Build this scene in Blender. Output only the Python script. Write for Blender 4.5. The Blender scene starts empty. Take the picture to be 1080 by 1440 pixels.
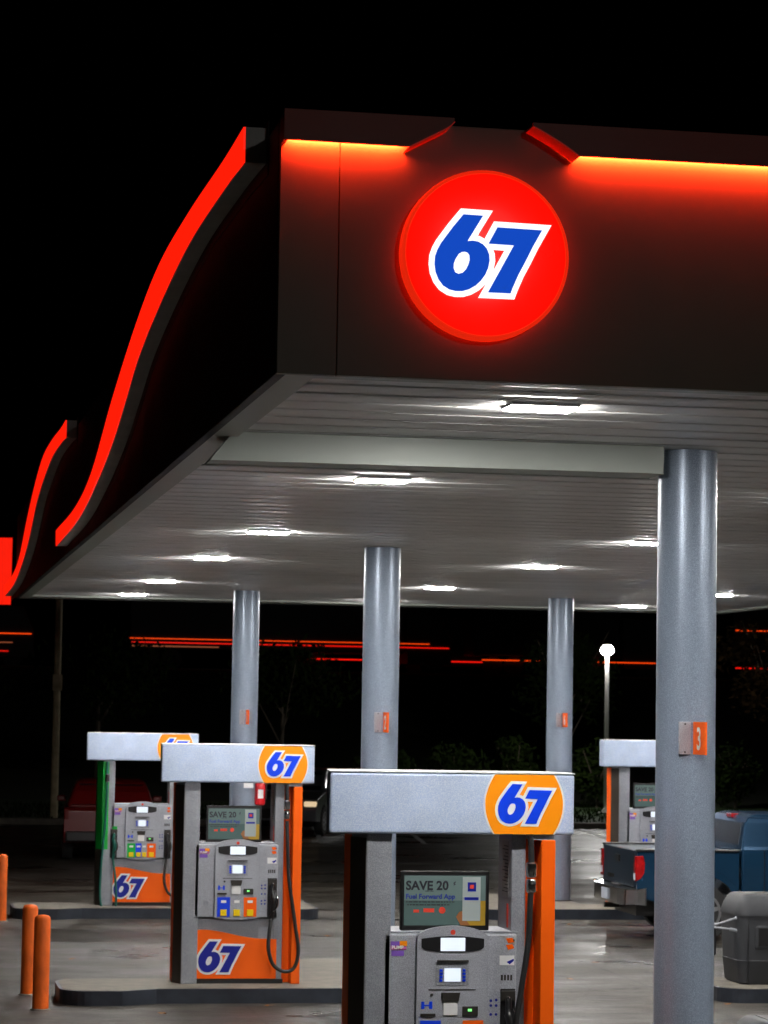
import bpy, math, random
from mathutils import Vector, Matrix
from mathutils.geometry import tessellate_polygon
random.seed(67)
S = bpy.context.scene
COL = S.collection
# ---------------------------------------------------------------- camera
CAM_H = 2.9146
p, r, yw = 0.0753, 0.0163, 0.1817
fw = Vector((math.sin(yw)*math.cos(p), math.cos(yw)*math.cos(p), math.sin(p)))
rx = Vector((math.cos(yw), -math.sin(yw), 0)); up = rx.cross(fw)
x2 = math.cos(r)*rx + math.sin(r)*up; u2 = -math.sin(r)*rx + math.cos(r)*up
cd = bpy.data.cameras.new('camera'); cam = bpy.data.objects.new('camera', cd); COL.objects.link(cam)
cam.matrix_world = Matrix(((x2.x, u2.x, -fw.x, 0), (x2.y, u2.y, -fw.y, 0), (x2.z, u2.z, -fw.z, CAM_H), (0, 0, 0, 1)))
cd.sensor_fit = 'VERTICAL'; cd.sensor_height = 36; cd.lens = 3717/1440*36
cd.clip_end = 5000; cd.clip_start = .1
S.camera = cam
cd.dof.use_dof = True; cd.dof.focus_distance = 16.5; cd.dof.aperture_fstop = 7.1
# ---------------------------------------------------------------- night sky
W = bpy.data.worlds.new('World'); S.world = W; W.use_nodes = True
nt = W.node_tree; bg = nt.nodes['Background']
sky = nt.nodes.new('ShaderNodeTexSky'); sky.sky_type = 'NISHITA'; sky.sun_disc = False
sky.sun_elevation = math.radians(-8); sky.sun_rotation = math.radians(200)
nt.links.new(sky.outputs[0], bg.inputs[0]); bg.inputs[1].default_value = 0.1
S.view_settings.view_transform = 'Standard'; S.view_settings.look = 'None'
S.view_settings.exposure = 1.0; S.view_settings.gamma = 1
S.cycles.max_bounces = 6; S.cycles.glossy_bounces = 3; S.cycles.diffuse_bounces = 3
S.cycles.sample_clamp_indirect = 6
S.cycles.use_light_tree = True
LED = 275.0        # canopy lamp radiance
# ---------------------------------------------------------------- materials
def srgb(c):
    return tuple(((v/255)/12.92 if v/255 <= .04045 else ((v/255+.055)/1.055)**2.4) for v in c)
MATS = {}
def mat(name, col, rough=.5, metal=0., emit=None, es=0., noise=0., nscale=8., bump=0., bscale=60., coat=0., spec=.5, stretch=None, fleck=0.):
    m = bpy.data.materials.new(name); m.use_nodes = True; n = m.node_tree; b = n.nodes['Principled BSDF']
    b.inputs['Base Color'].default_value = (*col, 1); b.inputs['Roughness'].default_value = rough
    b.inputs['Metallic'].default_value = metal; b.inputs['Specular IOR Level'].default_value = spec
    b.inputs['Coat Weight'].default_value = coat; b.inputs['Coat Roughness'].default_value = .08
    tc = n.nodes.new('ShaderNodeTexCoord'); src = tc.outputs['Object']
    if stretch:
        mp = n.nodes.new('ShaderNodeMapping'); mp.inputs['Scale'].default_value = stretch
        n.links.new(src, mp.inputs[0]); src = mp.outputs[0]
    if noise:
        t = n.nodes.new('ShaderNodeTexNoise'); t.inputs['Scale'].default_value = nscale; t.inputs['Detail'].default_value = 6
        n.links.new(src, t.inputs['Vector'])
        rp = n.nodes.new('ShaderNodeValToRGB'); rp.color_ramp.elements[0].position = .3; rp.color_ramp.elements[1].position = .7
        rp.color_ramp.elements[0].color = (*[c*(1-noise) for c in col], 1); rp.color_ramp.elements[1].color = (*[min(1, c*(1+noise)) for c in col], 1)
        n.links.new(t.outputs[0], rp.inputs[0]); last = rp.outputs[0]
        if fleck:
            t3 = n.nodes.new('ShaderNodeTexNoise'); t3.inputs['Scale'].default_value = 220; t3.inputs['Detail'].default_value = 2
            n.links.new(tc.outputs['Object'], t3.inputs['Vector'])
            mx = n.nodes.new('ShaderNodeMix'); mx.data_type = 'RGBA'; mx.blend_type = 'OVERLAY'; mx.inputs[0].default_value = fleck
            r3 = n.nodes.new('ShaderNodeValToRGB'); r3.color_ramp.elements[0].position = .40; r3.color_ramp.elements[1].position = .66; r3.color_ramp.elements[0].color = (.25, .25, .25, 1)
            n.links.new(t3.outputs[0], r3.inputs[0]); n.links.new(last, mx.inputs[6]); n.links.new(r3.outputs[0], mx.inputs[7]); last = mx.outputs[2]
        n.links.new(last, b.inputs['Base Color'])
        mr = n.nodes.new('ShaderNodeMapRange'); dv = min(.12, noise*.6); mr.inputs[3].default_value = max(.03, rough-dv); mr.inputs[4].default_value = min(1, rough+dv)
        n.links.new(t.outputs[0], mr.inputs[0]); n.links.new(mr.outputs[0], b.inputs['Roughness'])
    if bump:
        t2 = n.nodes.new('ShaderNodeTexNoise'); t2.inputs['Scale'].default_value = bscale; t2.inputs['Detail'].default_value = 4
        n.links.new(src, t2.inputs['Vector'])
        bp = n.nodes.new('ShaderNodeBump'); bp.inputs['Strength'].default_value = bump; bp.inputs['Distance'].default_value = .01
        n.links.new(t2.outputs[0], bp.inputs['Height']); n.links.new(bp.outputs[0], b.inputs['Normal'])
    if emit:
        b.inputs['Emission Color'].default_value = (*emit, 1); b.inputs['Emission Strength'].default_value = es
    MATS[name] = m; return m
M_white = mat('white_paint', (.72, .74, .76), .45, noise=.06, nscale=3)
M_gray = mat('pump_gray', (.30, .315, .35), .42, metal=.25, noise=.10, nscale=5, bump=.08, bscale=220, fleck=.35)
M_graylight = mat('pump_light_gray', (.36, .375, .42), .45, metal=.15, noise=.08, nscale=6, fleck=.35)
M_header = mat('header_silver', (.50, .60, .80), .42, metal=.2, noise=.10, nscale=3, bump=.06, bscale=250, fleck=.35)
M_dark = mat('dark_metal', (.055, .05, .045), .4, metal=.5, noise=.2, nscale=4)
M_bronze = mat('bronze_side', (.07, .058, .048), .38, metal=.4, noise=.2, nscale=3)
M_black = mat('black_plastic', (.012, .012, .013), .35)
M_rubber = mat('rubber', (.014, .014, .015), .5, bump=.1)
M_orange = mat('orange_paint', (1., .125, .0), .5, noise=.04, nscale=5, spec=.3)
M_bollard = mat('bollard_paint', (.80, .13, .012), .6, noise=.28, nscale=9, bump=.2, bscale=60, spec=.3, stretch=(1, 1, .4))
M_orange2 = mat('orange_badge', (1.0, .30, .0), .4)
M_green = mat('green_paint', (.0, .42, .05), .4, noise=.05)
M_hosegreen = mat('green_rubber', (.005, .10, .075), .4)
M_blue = mat('blue_vinyl', (.0, .05, .80), .4)
M_navy = mat('navy_vinyl', (.005, .012, .28), .4)
M_vwhite = mat('white_vinyl', (.8, .8, .8), .4)
M_yellow = mat('yellow_key', (.9, .62, .0), .35)
M_chrome = mat('chrome', (.62, .63, .65), .18, metal=1.)
M_lcd = mat('lit_display', (.3, .33, .36), .3, emit=(.72, .80, .95), es=.5)
M_ad = mat('advert_pale', (.085, .12, .115), .2, emit=(.35, .50, .48), es=.07)
M_ad2 = mat('advert_teal', (.055, .09, .085), .2, emit=(.28, .42, .40), es=.05)
M_text = mat('dark_print', (.012, .012, .02), .5)
M_pink = mat('pink_print', (.55, .12, .35), .5)
M_purple = mat('purple_print', (.22, .10, .5), .5)
M_redprint = mat('red_print', (.75, .06, .03), .5)
M_skin = mat('brown_print', (.30, .12, .04), .5)
M_ochre = mat('ochre_print', (.42, .26, .02), .5)
M_column = mat('column_paint', (.26, .315, .40), .33, metal=.25, noise=.12, nscale=2.4, stretch=(1.5, 1.5, .35), bump=.05, bscale=200, fleck=.4)
M_soffit = mat('soffit_metal', (.86, .86, .86), .36, metal=.12, noise=.10, nscale=2.5, bump=.14, bscale=30, stretch=(.25, 1.5, 1))
M_soffittrim = mat('soffit_trim', (.50, .54, .50), .45, metal=.1, noise=.03, nscale=3, bump=.05)
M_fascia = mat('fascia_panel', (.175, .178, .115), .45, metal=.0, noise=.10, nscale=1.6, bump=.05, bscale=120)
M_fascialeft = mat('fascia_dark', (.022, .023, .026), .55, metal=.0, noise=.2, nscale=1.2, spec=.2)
M_visor = mat('visor_panel', (.42, .045, .02), .45, noise=.08, nscale=2)
M_wave = mat('wave_trim', (.75, .72, .68), .5, noise=.12, nscale=4, bump=.3, bscale=35)
M_redled = mat('red_led', (.3, .01, .0), .5, emit=(1., .028, .006), es=480.)
M_redface = mat('red_lit_face', (.4, .004, .0), .35, emit=(1., .011, .002), es=.58, noise=.1, nscale=3)
M_disc = mat('disc_lit_face', (.40, .006, .002), .25, emit=(1., .004, .001), es=.54, noise=.15, nscale=4, coat=.6)
M_rim = mat('disc_rim', (.6, .08, .02), .3, emit=(1., .022, .004), es=.36)
M_halo = mat('disc_back_led', (.5, .02, .0), .5, emit=(1., .004, .001), es=15.)
M_numblue = mat('lit_blue', (.0, .08, .55), .4, emit=(.0, .06, .52), es=.5)
M_numwhite = mat('lit_white', (.8, .8, .8), .4, emit=(1, 1, 1), es=.62)
M_lamp = mat('lamp_diffuser', (.8, .8, .8), .4, emit=(1., .97, .93), es=LED)
M_orangeglow = mat('orange_lit', (.5, .1, .0), .5, emit=(1., .16, .01), es=.5)
M_curbsteel = mat('curb_steel', (.04, .047, .062), .42, metal=.5, noise=.3, nscale=4)
M_curbtop = mat('curb_concrete', (.15, .135, .11), .75, noise=.25, nscale=6, bump=.3, bscale=80, fleck=.4)
M_bin = mat('bin_plastic', (.035, .038, .044), .55, noise=.12, nscale=5, bump=.25, bscale=160)
M_truck = mat('truck_blue', (.010, .052, .115), .25, metal=.45, coat=.7, noise=.1, nscale=2)
M_truckdark = mat('truck_tail_blue', (.03, .048, .07), .3, metal=.4, coat=.5)
M_glass = mat('dark_glass', (.008, .009, .012), .08, coat=.5)
M_glasspale = mat('rear_glass', (.05, .055, .065), .15)
M_taillight = mat('tail_light', (.42, .006, .008), .2, coat=.8, noise=.4, nscale=14)
M_cartail = mat('car_tail_light', (.12, .004, .004), .2, coat=.8)
M_redcar = mat('car_red', (.13, .004, .004), .3, coat=.5)
M_silvercar = mat('car_silver', (.16, .17, .19), .3, metal=.5, coat=.6)
M_extred = mat('extinguisher_red', (.62, .012, .02), .25, coat=.5)
M_wood = mat('pole_wood', (.50, .42, .26), .8, noise=.3, nscale=4)
M_galv = mat('galvanised', (.75, .74, .70), .6)
M_leaf = mat('leaf', (.009, .017, .002), .9, noise=.35, nscale=3, spec=.08)
M_leafbrown = mat('leaf_brown', (.04, .022, .008), .9, noise=.35, nscale=3, spec=.08)
M_dry = mat('fallen_leaf', (.42, .16, .03), .7)
M_bark = mat('bark', (.09, .07, .05), .85, noise=.3)
M_paintline = mat('line_paint', (.32, .33, .34), .6, noise=.2, nscale=5)
M_tread = mat('tire', (.02, .02, .021), .7)
M_rim2 = mat('alloy', (.45, .46, .48), .3, metal=.8)
M_plate = mat('plate_white', (.55, .6, .7), .4)
M_head = mat('headlamp', (.7, .6, .45), .1, emit=(1., .75, .45), es=.35)
M_amber = mat('amber_trail', (.8, .25, .02), .3, emit=(1., .06, .003), es=.62)  # this and the next two: glow standing for streaks of moving traffic
M_redtrail = mat('red_trail', (.8, .02, .01), .3, emit=(1., .010, .004), es=.5)
M_dimtrail = mat('dim_trail', (.6, .2, .05), .3, emit=(1., .25, .10), es=.14)
M_trailer = mat('trailer_side', (.02, .02, .022), .6)
M_streetlamp = mat('street_lamp_glow', (.8, .8, .8), .4, emit=(1., .98, .94), es=330.)

def ground_mat(name, c0, c1, rough, wet, joints=False, bump=.35):
    m = bpy.data.materials.new(name); m.use_nodes = True; n = m.node_tree; L = n.links; b = n.nodes['Principled BSDF']
    tc = n.nodes.new('ShaderNodeTexCoord')
    mp = n.nodes.new('ShaderNodeMapping'); mp.inputs['Scale'].default_value = (.55, 1, 1); L.new(tc.outputs['Object'], mp.inputs[0])
    big = n.nodes.new('ShaderNodeTexNoise'); big.inputs['Scale'].default_value = .55; big.inputs['Detail'].default_value = 7; big.inputs['Roughness'].default_value = .62
    L.new(mp.outputs[0], big.inputs['Vector'])
    rp = n.nodes.new('ShaderNodeValToRGB'); rp.color_ramp.elements[0].position = .33; rp.color_ramp.elements[1].position = .60
    rp.color_ramp.elements[0].color = (*c0, 1); rp.color_ramp.elements[1].color = (*c1, 1); L.new(big.outputs[0], rp.inputs[0])
    fine = n.nodes.new('ShaderNodeTexNoise'); fine.inputs['Scale'].default_value = 55; fine.inputs['Detail'].default_value = 5; L.new(tc.outputs['Object'], fine.inputs['Vector'])
    mx = n.nodes.new('ShaderNodeMix'); mx.data_type = 'RGBA'; mx.blend_type = 'OVERLAY'; mx.inputs[0].default_value = 1.0
    L.new(rp.outputs[0], mx.inputs[6]); L.new(fine.outputs[0], mx.inputs[7]); last = mx.outputs[2]
    # hairline cracks
    vo = n.nodes.new('ShaderNodeTexVoronoi'); vo.feature = 'DISTANCE_TO_EDGE'; vo.inputs['Scale'].default_value = .22
    wn = n.nodes.new('ShaderNodeTexNoise'); wn.inputs['Scale'].default_value = 1.3; wn.inputs['Detail'].default_value = 5; L.new(tc.outputs['Object'], wn.inputs['Vector'])
    va = n.nodes.new('ShaderNodeVectorMath'); va.operation = 'ADD'; L.new(tc.outputs['Object'], va.inputs[0]); L.new(wn.outputs['Color'], va.inputs[1]); L.new(va.outputs[0], vo.inputs['Vector'])
    vr = n.nodes.new('ShaderNodeValToRGB'); vr.color_ramp.elements[0].position = .0015; vr.color_ramp.elements[1].position = .005; vr.color_ramp.elements[0].color = (.25, .22, .2, 1); L.new(vo.outputs['Distance'], vr.inputs[0])
    mc = n.nodes.new('ShaderNodeMix'); mc.data_type = 'RGBA'; mc.blend_type = 'MULTIPLY'; mc.inputs[0].default_value = 1; L.new(last, mc.inputs[6]); L.new(vr.outputs[0], mc.inputs[7]); last = mc.outputs[2]
    # oil spots
    sp = n.nodes.new('ShaderNodeTexNoise'); sp.inputs['Scale'].default_value = 1.7; sp.inputs['Detail'].default_value = 3; L.new(tc.outputs['Object'], sp.inputs['Vector'])
    sr = n.nodes.new('ShaderNodeValToRGB'); sr.color_ramp.elements[0].position = .60; sr.color_ramp.elements[1].position = .72
    sr.color_ramp.elements[0].color = (1, 1, 1, 1); sr.color_ramp.elements[1].color = (.35, .32, .30, 1); L.new(sp.outputs[0], sr.inputs[0])
    md = n.nodes.new('ShaderNodeTexNoise'); md.inputs['Scale'].default_value = 2.6; md.inputs['Detail'].default_value = 8; md.inputs['Roughness'].default_value = .7; L.new(mp.outputs[0], md.inputs['Vector'])
    mdr = n.nodes.new('ShaderNodeValToRGB'); mdr.color_ramp.elements[0].position = .36; mdr.color_ramp.elements[1].position = .64; mdr.color_ramp.elements[0].color = (.30, .29, .27, 1); mdr.color_ramp.elements[1].color = (1.25, 1.25, 1.25, 1); L.new(md.outputs[0], mdr.inputs[0])
    mm = n.nodes.new('ShaderNodeMix'); mm.data_type = 'RGBA'; mm.blend_type = 'MULTIPLY'; mm.inputs[0].default_value = 1; L.new(last, mm.inputs[6]); L.new(mdr.outputs[0], mm.inputs[7]); last = mm.outputs[2]
    m2 = n.nodes.new('ShaderNodeMix'); m2.data_type = 'RGBA'; m2.blend_type = 'MULTIPLY'; m2.inputs[0].default_value = 1
    L.new(last, m2.inputs[6]); L.new(sr.outputs[0], m2.inputs[7]); last = m2.outputs[2]
    if joints:
        br = n.nodes.new('ShaderNodeTexBrick'); br.offset = 0; br.inputs['Scale'].default_value = 1
        br.inputs['Brick Width'].default_value = 4.6; br.inputs['Row Height'].default_value = 4.6; br.inputs['Mortar Size'].default_value = .018; br.inputs['Mortar Smooth'].default_value = .4
        br.inputs['Color1'].default_value = (1, 1, 1, 1); br.inputs['Color2'].default_value = (.93, .93, .93, 1); br.inputs['Mortar'].default_value = (.25, .25, .25, 1)
        wb = n.nodes.new('ShaderNodeMapping'); wb.inputs['Rotation'].default_value = (0, 0, math.radians(0)); wb.inputs['Location'].default_value = (1.1, 2.3, 0); L.new(tc.outputs['Object'], wb.inputs[0]); L.new(wb.outputs[0], br.inputs['Vector'])
        m3 = n.nodes.new('ShaderNodeMix'); m3.data_type = 'RGBA'; m3.blend_type = 'MULTIPLY'; m3.inputs[0].default_value = 1
        L.new(last, m3.inputs[6]); L.new(br.outputs[0], m3.inputs[7]); last = m3.outputs[2]
    L.new(last, b.inputs['Base Color'])
    rr = n.nodes.new('ShaderNodeMapRange'); rr.inputs[1].default_value = .35; rr.inputs[2].default_value = .65
    rr.inputs[3].default_value = wet; rr.inputs[4].default_value = rough; L.new(big.outputs[0], rr.inputs[0]); L.new(rr.outputs[0], b.inputs['Roughness'])
    mpb = n.nodes.new('ShaderNodeMapping'); mpb.inputs['Scale'].default_value = (.5, 1, 1); L.new(tc.outputs['Object'], mpb.inputs[0])
    bn = n.nodes.new('ShaderNodeTexNoise'); bn.inputs['Scale'].default_value = 22; bn.inputs['Roughness'].default_value = .7; bn.inputs['Detail'].default_value = 8; L.new(mpb.outputs[0], bn.inputs['Vector'])
    bp = n.nodes.new('ShaderNodeBump'); bp.inputs['Strength'].default_value = bump; bp.inputs['Distance'].default_value = .045
    L.new(bn.outputs[0], bp.inputs['Height']); L.new(bp.outputs[0], b.inputs['Normal'])
    return m
M_concrete = ground_mat('forecourt_concrete', (.011, .0095, .007), (.066, .058, .046), .66, .22, True, .6)
M_asphalt = ground_mat('wet_asphalt', (.018, .017, .015), (.05, .046, .038), .5, .20, False, .6)
M_grass = mat('grass_soil', (.02, .045, .008), .9, noise=.4, nscale=3, bump=.5)
M_bank = mat('bank_soil', (.02, .025, .012), .95, noise=.4, nscale=.5)

# ---------------------------------------------------------------- mesh helpers
class G:
    def __init__(s): s.v = []; s.f = []; s.mi = []; s.m = 0
    def add(s, vs, fs):
        o = len(s.v); s.v += [tuple(a) for a in vs]; s.f += [tuple(o+i for i in f) for f in fs]; s.mi += [s.m]*len(fs); return s
    def box(s, x0, x1, y0, y1, z0, z1):
        return s.add([(x0,y0,z0),(x1,y0,z0),(x1,y1,z0),(x0,y1,z0),(x0,y0,z1),(x1,y0,z1),(x1,y1,z1),(x0,y1,z1)],
                     [(0,3,2,1),(4,5,6,7),(0,1,5,4),(1,2,6,5),(2,3,7,6),(3,0,4,7)])
    def prism(s, pts, a, b, axis='y', hole=None):
        """polygon pts (2D) swept from a to b; axis y: pts=(x,z); z: pts=(x,y); x: pts=(y,z)"""
        n = len(pts)
        f3 = {'y': lambda q, t: (q[0], t, q[1]), 'z': lambda q, t: (q[0], q[1], t), 'x': lambda q, t: (t, q[0], q[1])}[axis]
        ar = sum(pts[i][0]*pts[(i+1) % n][1]-pts[(i+1) % n][0]*pts[i][1] for i in range(n))
        loops = [list(pts)]
        if hole: loops.append(list(hole))
        flat = [q for l in loops for q in l]; N = len(flat)
        tri = tessellate_polygon([[Vector((q[0], q[1], 0)) for q in l] for l in loops])
        vs = [f3(q, a) for q in flat]+[f3(q, b) for q in flat]
        fs = []
        # orientation: make normals outward
        for t in tri:
            A, B, C = [flat[i] for i in t]
            ccw = (B[0]-A[0])*(C[1]-A[1])-(B[1]-A[1])*(C[0]-A[0]) > 0
            t = tuple(t) if ccw else tuple(reversed(t))
            fa, fb = t, tuple(reversed(t))
            # for axis z/x: +axis side ccw ; for y: -axis side ccw
            pos = (b > a)
            if axis in 'zx':
                top, bot = (b, a) if pos else (a, b)
                ob, ot = (0, N) if pos else (N, 0)
                fs.append(tuple(i+ot for i in fa)); fs.append(tuple(i+ob for i in fb))
            else:
                ob, ot = (0, N) if pos else (N, 0)
                fs.append(tuple(i+ob for i in fa)); fs.append(tuple(i+ot for i in fb))
        off = 0
        for li, l in enumerate(loops):
            m = len(l)
            for i in range(m):
                j = (i+1) % m
                fs.append((off+i, off+j, N+off+j, N+off+i))
            off += m
        return s.add(vs, fs)
    def tube(s, path, r, n=10, cap=True):
        P = [Vector(q) for q in path]; rs = r if isinstance(r, (list, tuple)) else [r]*len(P)
        vs = []; fs = []; ref = None
        for i, q in enumerate(P):
            t = (P[min(i+1, len(P)-1)]-P[max(i-1, 0)]).normalized()
            if ref is None: ref = t.orthogonal().normalized()
            ref = (ref-t*ref.dot(t)).normalized(); b = t.cross(ref)
            for k in range(n):
                a = 2*math.pi*k/n; vs.append(q+(ref*math.cos(a)+b*math.sin(a))*rs[i])
        for i in range(len(P)-1):
            for k in range(n):
                fs.append((i*n+k, i*n+(k+1) % n, (i+1)*n+(k+1) % n, (i+1)*n+k))
        if cap: fs.append(tuple(range(n-1, -1, -1))); fs.append(tuple((len(P)-1)*n+k for k in range(n)))
        return s.add(vs, fs)
    def lathe(s, prof, c=(0, 0, 0), axis='z', n=24):
        """prof list of (radius, t)"""
        vs = []; fs = []
        for (rr, t) in prof:
            for k in range(n):
                a = 2*math.pi*k/n; u, w = rr*math.cos(a), rr*math.sin(a)
                vs.append({'z': (c[0]+u, c[1]+w, c[2]+t), 'y': (c[0]+u, c[1]+t, c[2]+w), 'x': (c[0]+t, c[1]+u, c[2]+w)}[axis])
        for i in range(len(prof)-1):
            for k in range(n): fs.append((i*n+k, i*n+(k+1) % n, (i+1)*n+(k+1) % n, (i+1)*n+k))
        fs.append(tuple(range(n-1, -1, -1))); fs.append(tuple((len(prof)-1)*n+k for k in range(n)))
        return s.add(vs, fs)
def obj(name, g, m, parent=None, bevel=0, smooth=False, seg=2, loc=None):
    me = bpy.data.meshes.new(name); me.from_pydata(g.v, [], g.f)
    for q in (m if isinstance(m, (list, tuple)) else [m]): me.materials.append(q)
    me.polygons.foreach_set('material_index', g.mi)
    if smooth:
        me.polygons.foreach_set('use_smooth', [True]*len(me.polygons))
        me.set_sharp_from_angle(angle=math.radians(40))
    me.update()
    o = bpy.data.objects.new(name, me); COL.objects.link(o)
    if parent: o.parent = parent
    if loc: o.location = loc
    if bevel:
        b = o.modifiers.new('bevel', 'BEVEL'); b.width = bevel; b.segments = seg; b.limit_method = 'ANGLE'; b.angle_limit = math.radians(35); b.harden_normals = False
    return o
def tag(o, label=None, cat=None, group=None, kind=None):
    if label: o['label'] = label
    if cat: o['category'] = cat
    if group: o['group'] = group
    if kind: o['kind'] = kind
    return o
def empty(name, loc, label, cat, group=None, rz=0):
    o = bpy.data.objects.new(name, None); COL.objects.link(o); o.location = loc; o.rotation_euler = (0, 0, rz); o.empty_display_size = .2
    return tag(o, label, cat, group)
def spline(pts, n=8):
    P = [Vector(q) for q in pts]; P = [P[0]*2-P[1]]+P+[P[-1]*2-P[-2]]; out = []
    for i in range(1, len(P)-2):
        for k in range(n):
            t = k/n; a, b, c, d = P[i-1], P[i], P[i+1], P[i+2]
            out.append(.5*((2*b)+(-a+c)*t+(2*a-5*b+4*c-d)*t*t+(-a+3*b-3*c+d)*t**3))
    out.append(P[-2]); return out
def offset(pts, d):
    n = len(pts); ar = sum(pts[i][0]*pts[(i+1) % n][1]-pts[(i+1) % n][0]*pts[i][1] for i in range(n)); sg = 1 if ar > 0 else -1
    out = []
    for i in range(n):
        a, b, c = [Vector(pts[j % n]) for j in (i-1, i, i+1)]
        e1 = (b-a).normalized(); e2 = (c-b).normalized()
        n1 = Vector((e1.y, -e1.x))*sg; n2 = Vector((e2.y, -e2.x))*sg
        mvec = (n1+n2); mvec /= max(.35, mvec.dot(n1)) if True else 1
        out.append(tuple(b+mvec*d))
    return out
# numerals: traced in native units, y up, centre 0,0
def nat(l): return [((x-541)/943, (416-y)/943) for x, y in l]
SIX = nat([(330,124),(482,127),(440,198),(400,266),(365,325),(405,320),(445,325),(485,345),(515,378),(532,420),(536,465),(526,520),(505,572),(470,622),(430,660),(380,690),(330,706),(280,708),(230,698),(182,670),(146,625),(123,570),(114,510),(118,450),(135,400),(160,352),(200,295),(250,225)])
HOLE = nat([(345,408),(365,413),(380,433),(382,470),(372,505),(355,540),(330,566),(298,576),(274,566),(261,535),(262,500),(275,465),(300,425),(322,411)])
SEVEN = nat([(592,210),(938,216),(870,340),(812,460),(760,560),(715,665),(700,707),(525,707),(620,530),(720,342),(525,338)])
def numeral(g, cx, cz, w, y, th=.004, mw=0, mb=1, sgn=-1):
    """67 facing -Y at depth y; w = full outlined width"""
    T = lambda l: [(cx+a*w, cz+b*w) for a, b in l]
    o = 43/943
    g.m = mw; g.prism(T(offset(SIX, o)), y+sgn*th, y, 'y'); g.prism(T(offset(SEVEN, o)), y+sgn*(th+.0008), y-0*th, 'y')
    g.m = mb; g.prism(T(SIX), y+sgn*(th+.003), y, 'y', hole=T(HOLE)); g.prism(T(SEVEN), y+sgn*(th+.0034), y, 'y')
    g.m = 0
DG = None
def text(body, size, bold=0., align='LEFT', th=.0015):
    """returns verts/faces of text in XZ plane facing -Y"""
    cu = bpy.data.curves.new('t', 'FONT'); cu.body = body; cu.size = size; cu.offset = bold; cu.extrude = th; cu.align_x = align; cu.resolution_u = 3
    o = bpy.data.objects.new('t', cu); COL.objects.link(o)
    dg = bpy.context.evaluated_depsgraph_get(); me = bpy.data.meshes.new_from_object(o.evaluated_get(dg))
    vs = [(v.co.x, -v.co.z, v.co.y) for v in me.vertices]; fs = [tuple(q.vertices) for q in me.polygons]
    bpy.data.objects.remove(o); bpy.data.curves.remove(cu); bpy.data.meshes.remove(me)
    return vs, fs
def put_text(g, body, size, x, y, z, bold=0., align='LEFT'):
    vs, fs = text(body, size, bold, align); g.add([(a+x, b+y, c+z) for a, b, c in vs], fs)

# ---------------------------------------------------------------- setting: ground
def struct(name, g, m, **k): return tag(obj(name, g, m, **k), kind='structure')
struct('ground', G().add([(-900,-200,0),(1500,-200,0),(1500,1800,0),(-900,1800,0)], [(0,1,2,3)]), M_asphalt)
struct('forecourt', G().add([(-14,-12,.004),(24,-12,.004),(24,44.6,.004),(-14,44.6,.004)], [(0,1,2,3)]), M_concrete)
g = G(); g.box(-60, 90, 66.0, 66.25, -.05, .15); struct('verge_kerb', g, M_curbtop, bevel=.02)
struct('grass_verge', G().box(-60, 90, 66.25, 80, -.05, .13), M_grass)
prof = [(80, .13), (95, .7), (112, 3.4), (120, 4.6), (124, 4.75), (138, 4.75), (150, 4.75), (150, -1), (80, -1)]
struct('embankment', G().prism(prof, -260, 360, 'x'), M_bank)
struct('raised_road', G().box(-260, 360, 125, 136, 4.70, 4.80), M_asphalt)
# ---------------------------------------------------------------- setting: islands
def island(x0, x1, yf, flip=False, dp=2.75):
    """yf: pump front line; left nose wider, right end deeper where the column stands (mirrored for the right row)"""
    def arc(cx, cy, rr, a0, a1, n=7):
        return [(cx+rr*math.cos(math.radians(a0+(a1-a0)*i/n)), cy+rr*math.sin(math.radians(a0+(a1-a0)*i/n))) for i in range(n+1)]
    c = .30
    fr, ba = (-.60, .62)
    pts = arc(x0+c, fr+c, c, 180, 270)+[(x0+.60, fr), (x0+.95, -.42), (x1-1.0, -.42), (x1-.75, -.52)]+arc(x1-c, -.52+c, c, 270, 360)
    pts += (arc(x1-c, dp-c, c, 0, 90)+[(x1-1.35, dp), (x1-1.6, dp-.25), (x1-1.75, ba+.15), (x1-1.95, ba), (x0+.6, ba)] if dp > 1 else arc(x1-c, ba-c, c, 0, 90))+arc(x0+c, ba-c, c, 90, 180)
    if flip: pts = [(x0+x1-a, b) for a, b in reversed(pts)]
    pts = [(a, b+yf) for a, b in pts]
    g = G(); g.m = 0; g.prism(pts, -.02, .147, 'z'); g.m = 1; g.prism(offset(pts, -.035), .10, .150, 'z')
    return struct('pump_island', g, [M_curbsteel, M_curbtop])
CURB = .15
PX, PF, SP = 3.4557, 16.2525, 10.4857
PY = [PF+.38+i*SP for i in range(3)]
COLY = [16.68, 27.65, 38.63]
for i in range(3): island(1.68, 5.95, PF+i*SP)
for i in range(3): island(8.40 if i < 2 else 8.25, 12.6, PF+i*SP, i == 2, 2.75 if i == 2 else .6)

# ---------------------------------------------------------------- canopy
XL, XR, YN, YF, ZS, ZT = 1.8606, 13.5521, 13.2268, 42.59, 4.6246, 5.966
can = empty('canopy', (XL, YN, 0), 'large flat station canopy with dark fascia and red light strips over the pumps', 'canopy')
def P(name, g, m, **k):
    g.v = [(a-XL, b-YN, c) for a, b, c in g.v]; return obj(name, g, m, can, **k)
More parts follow.
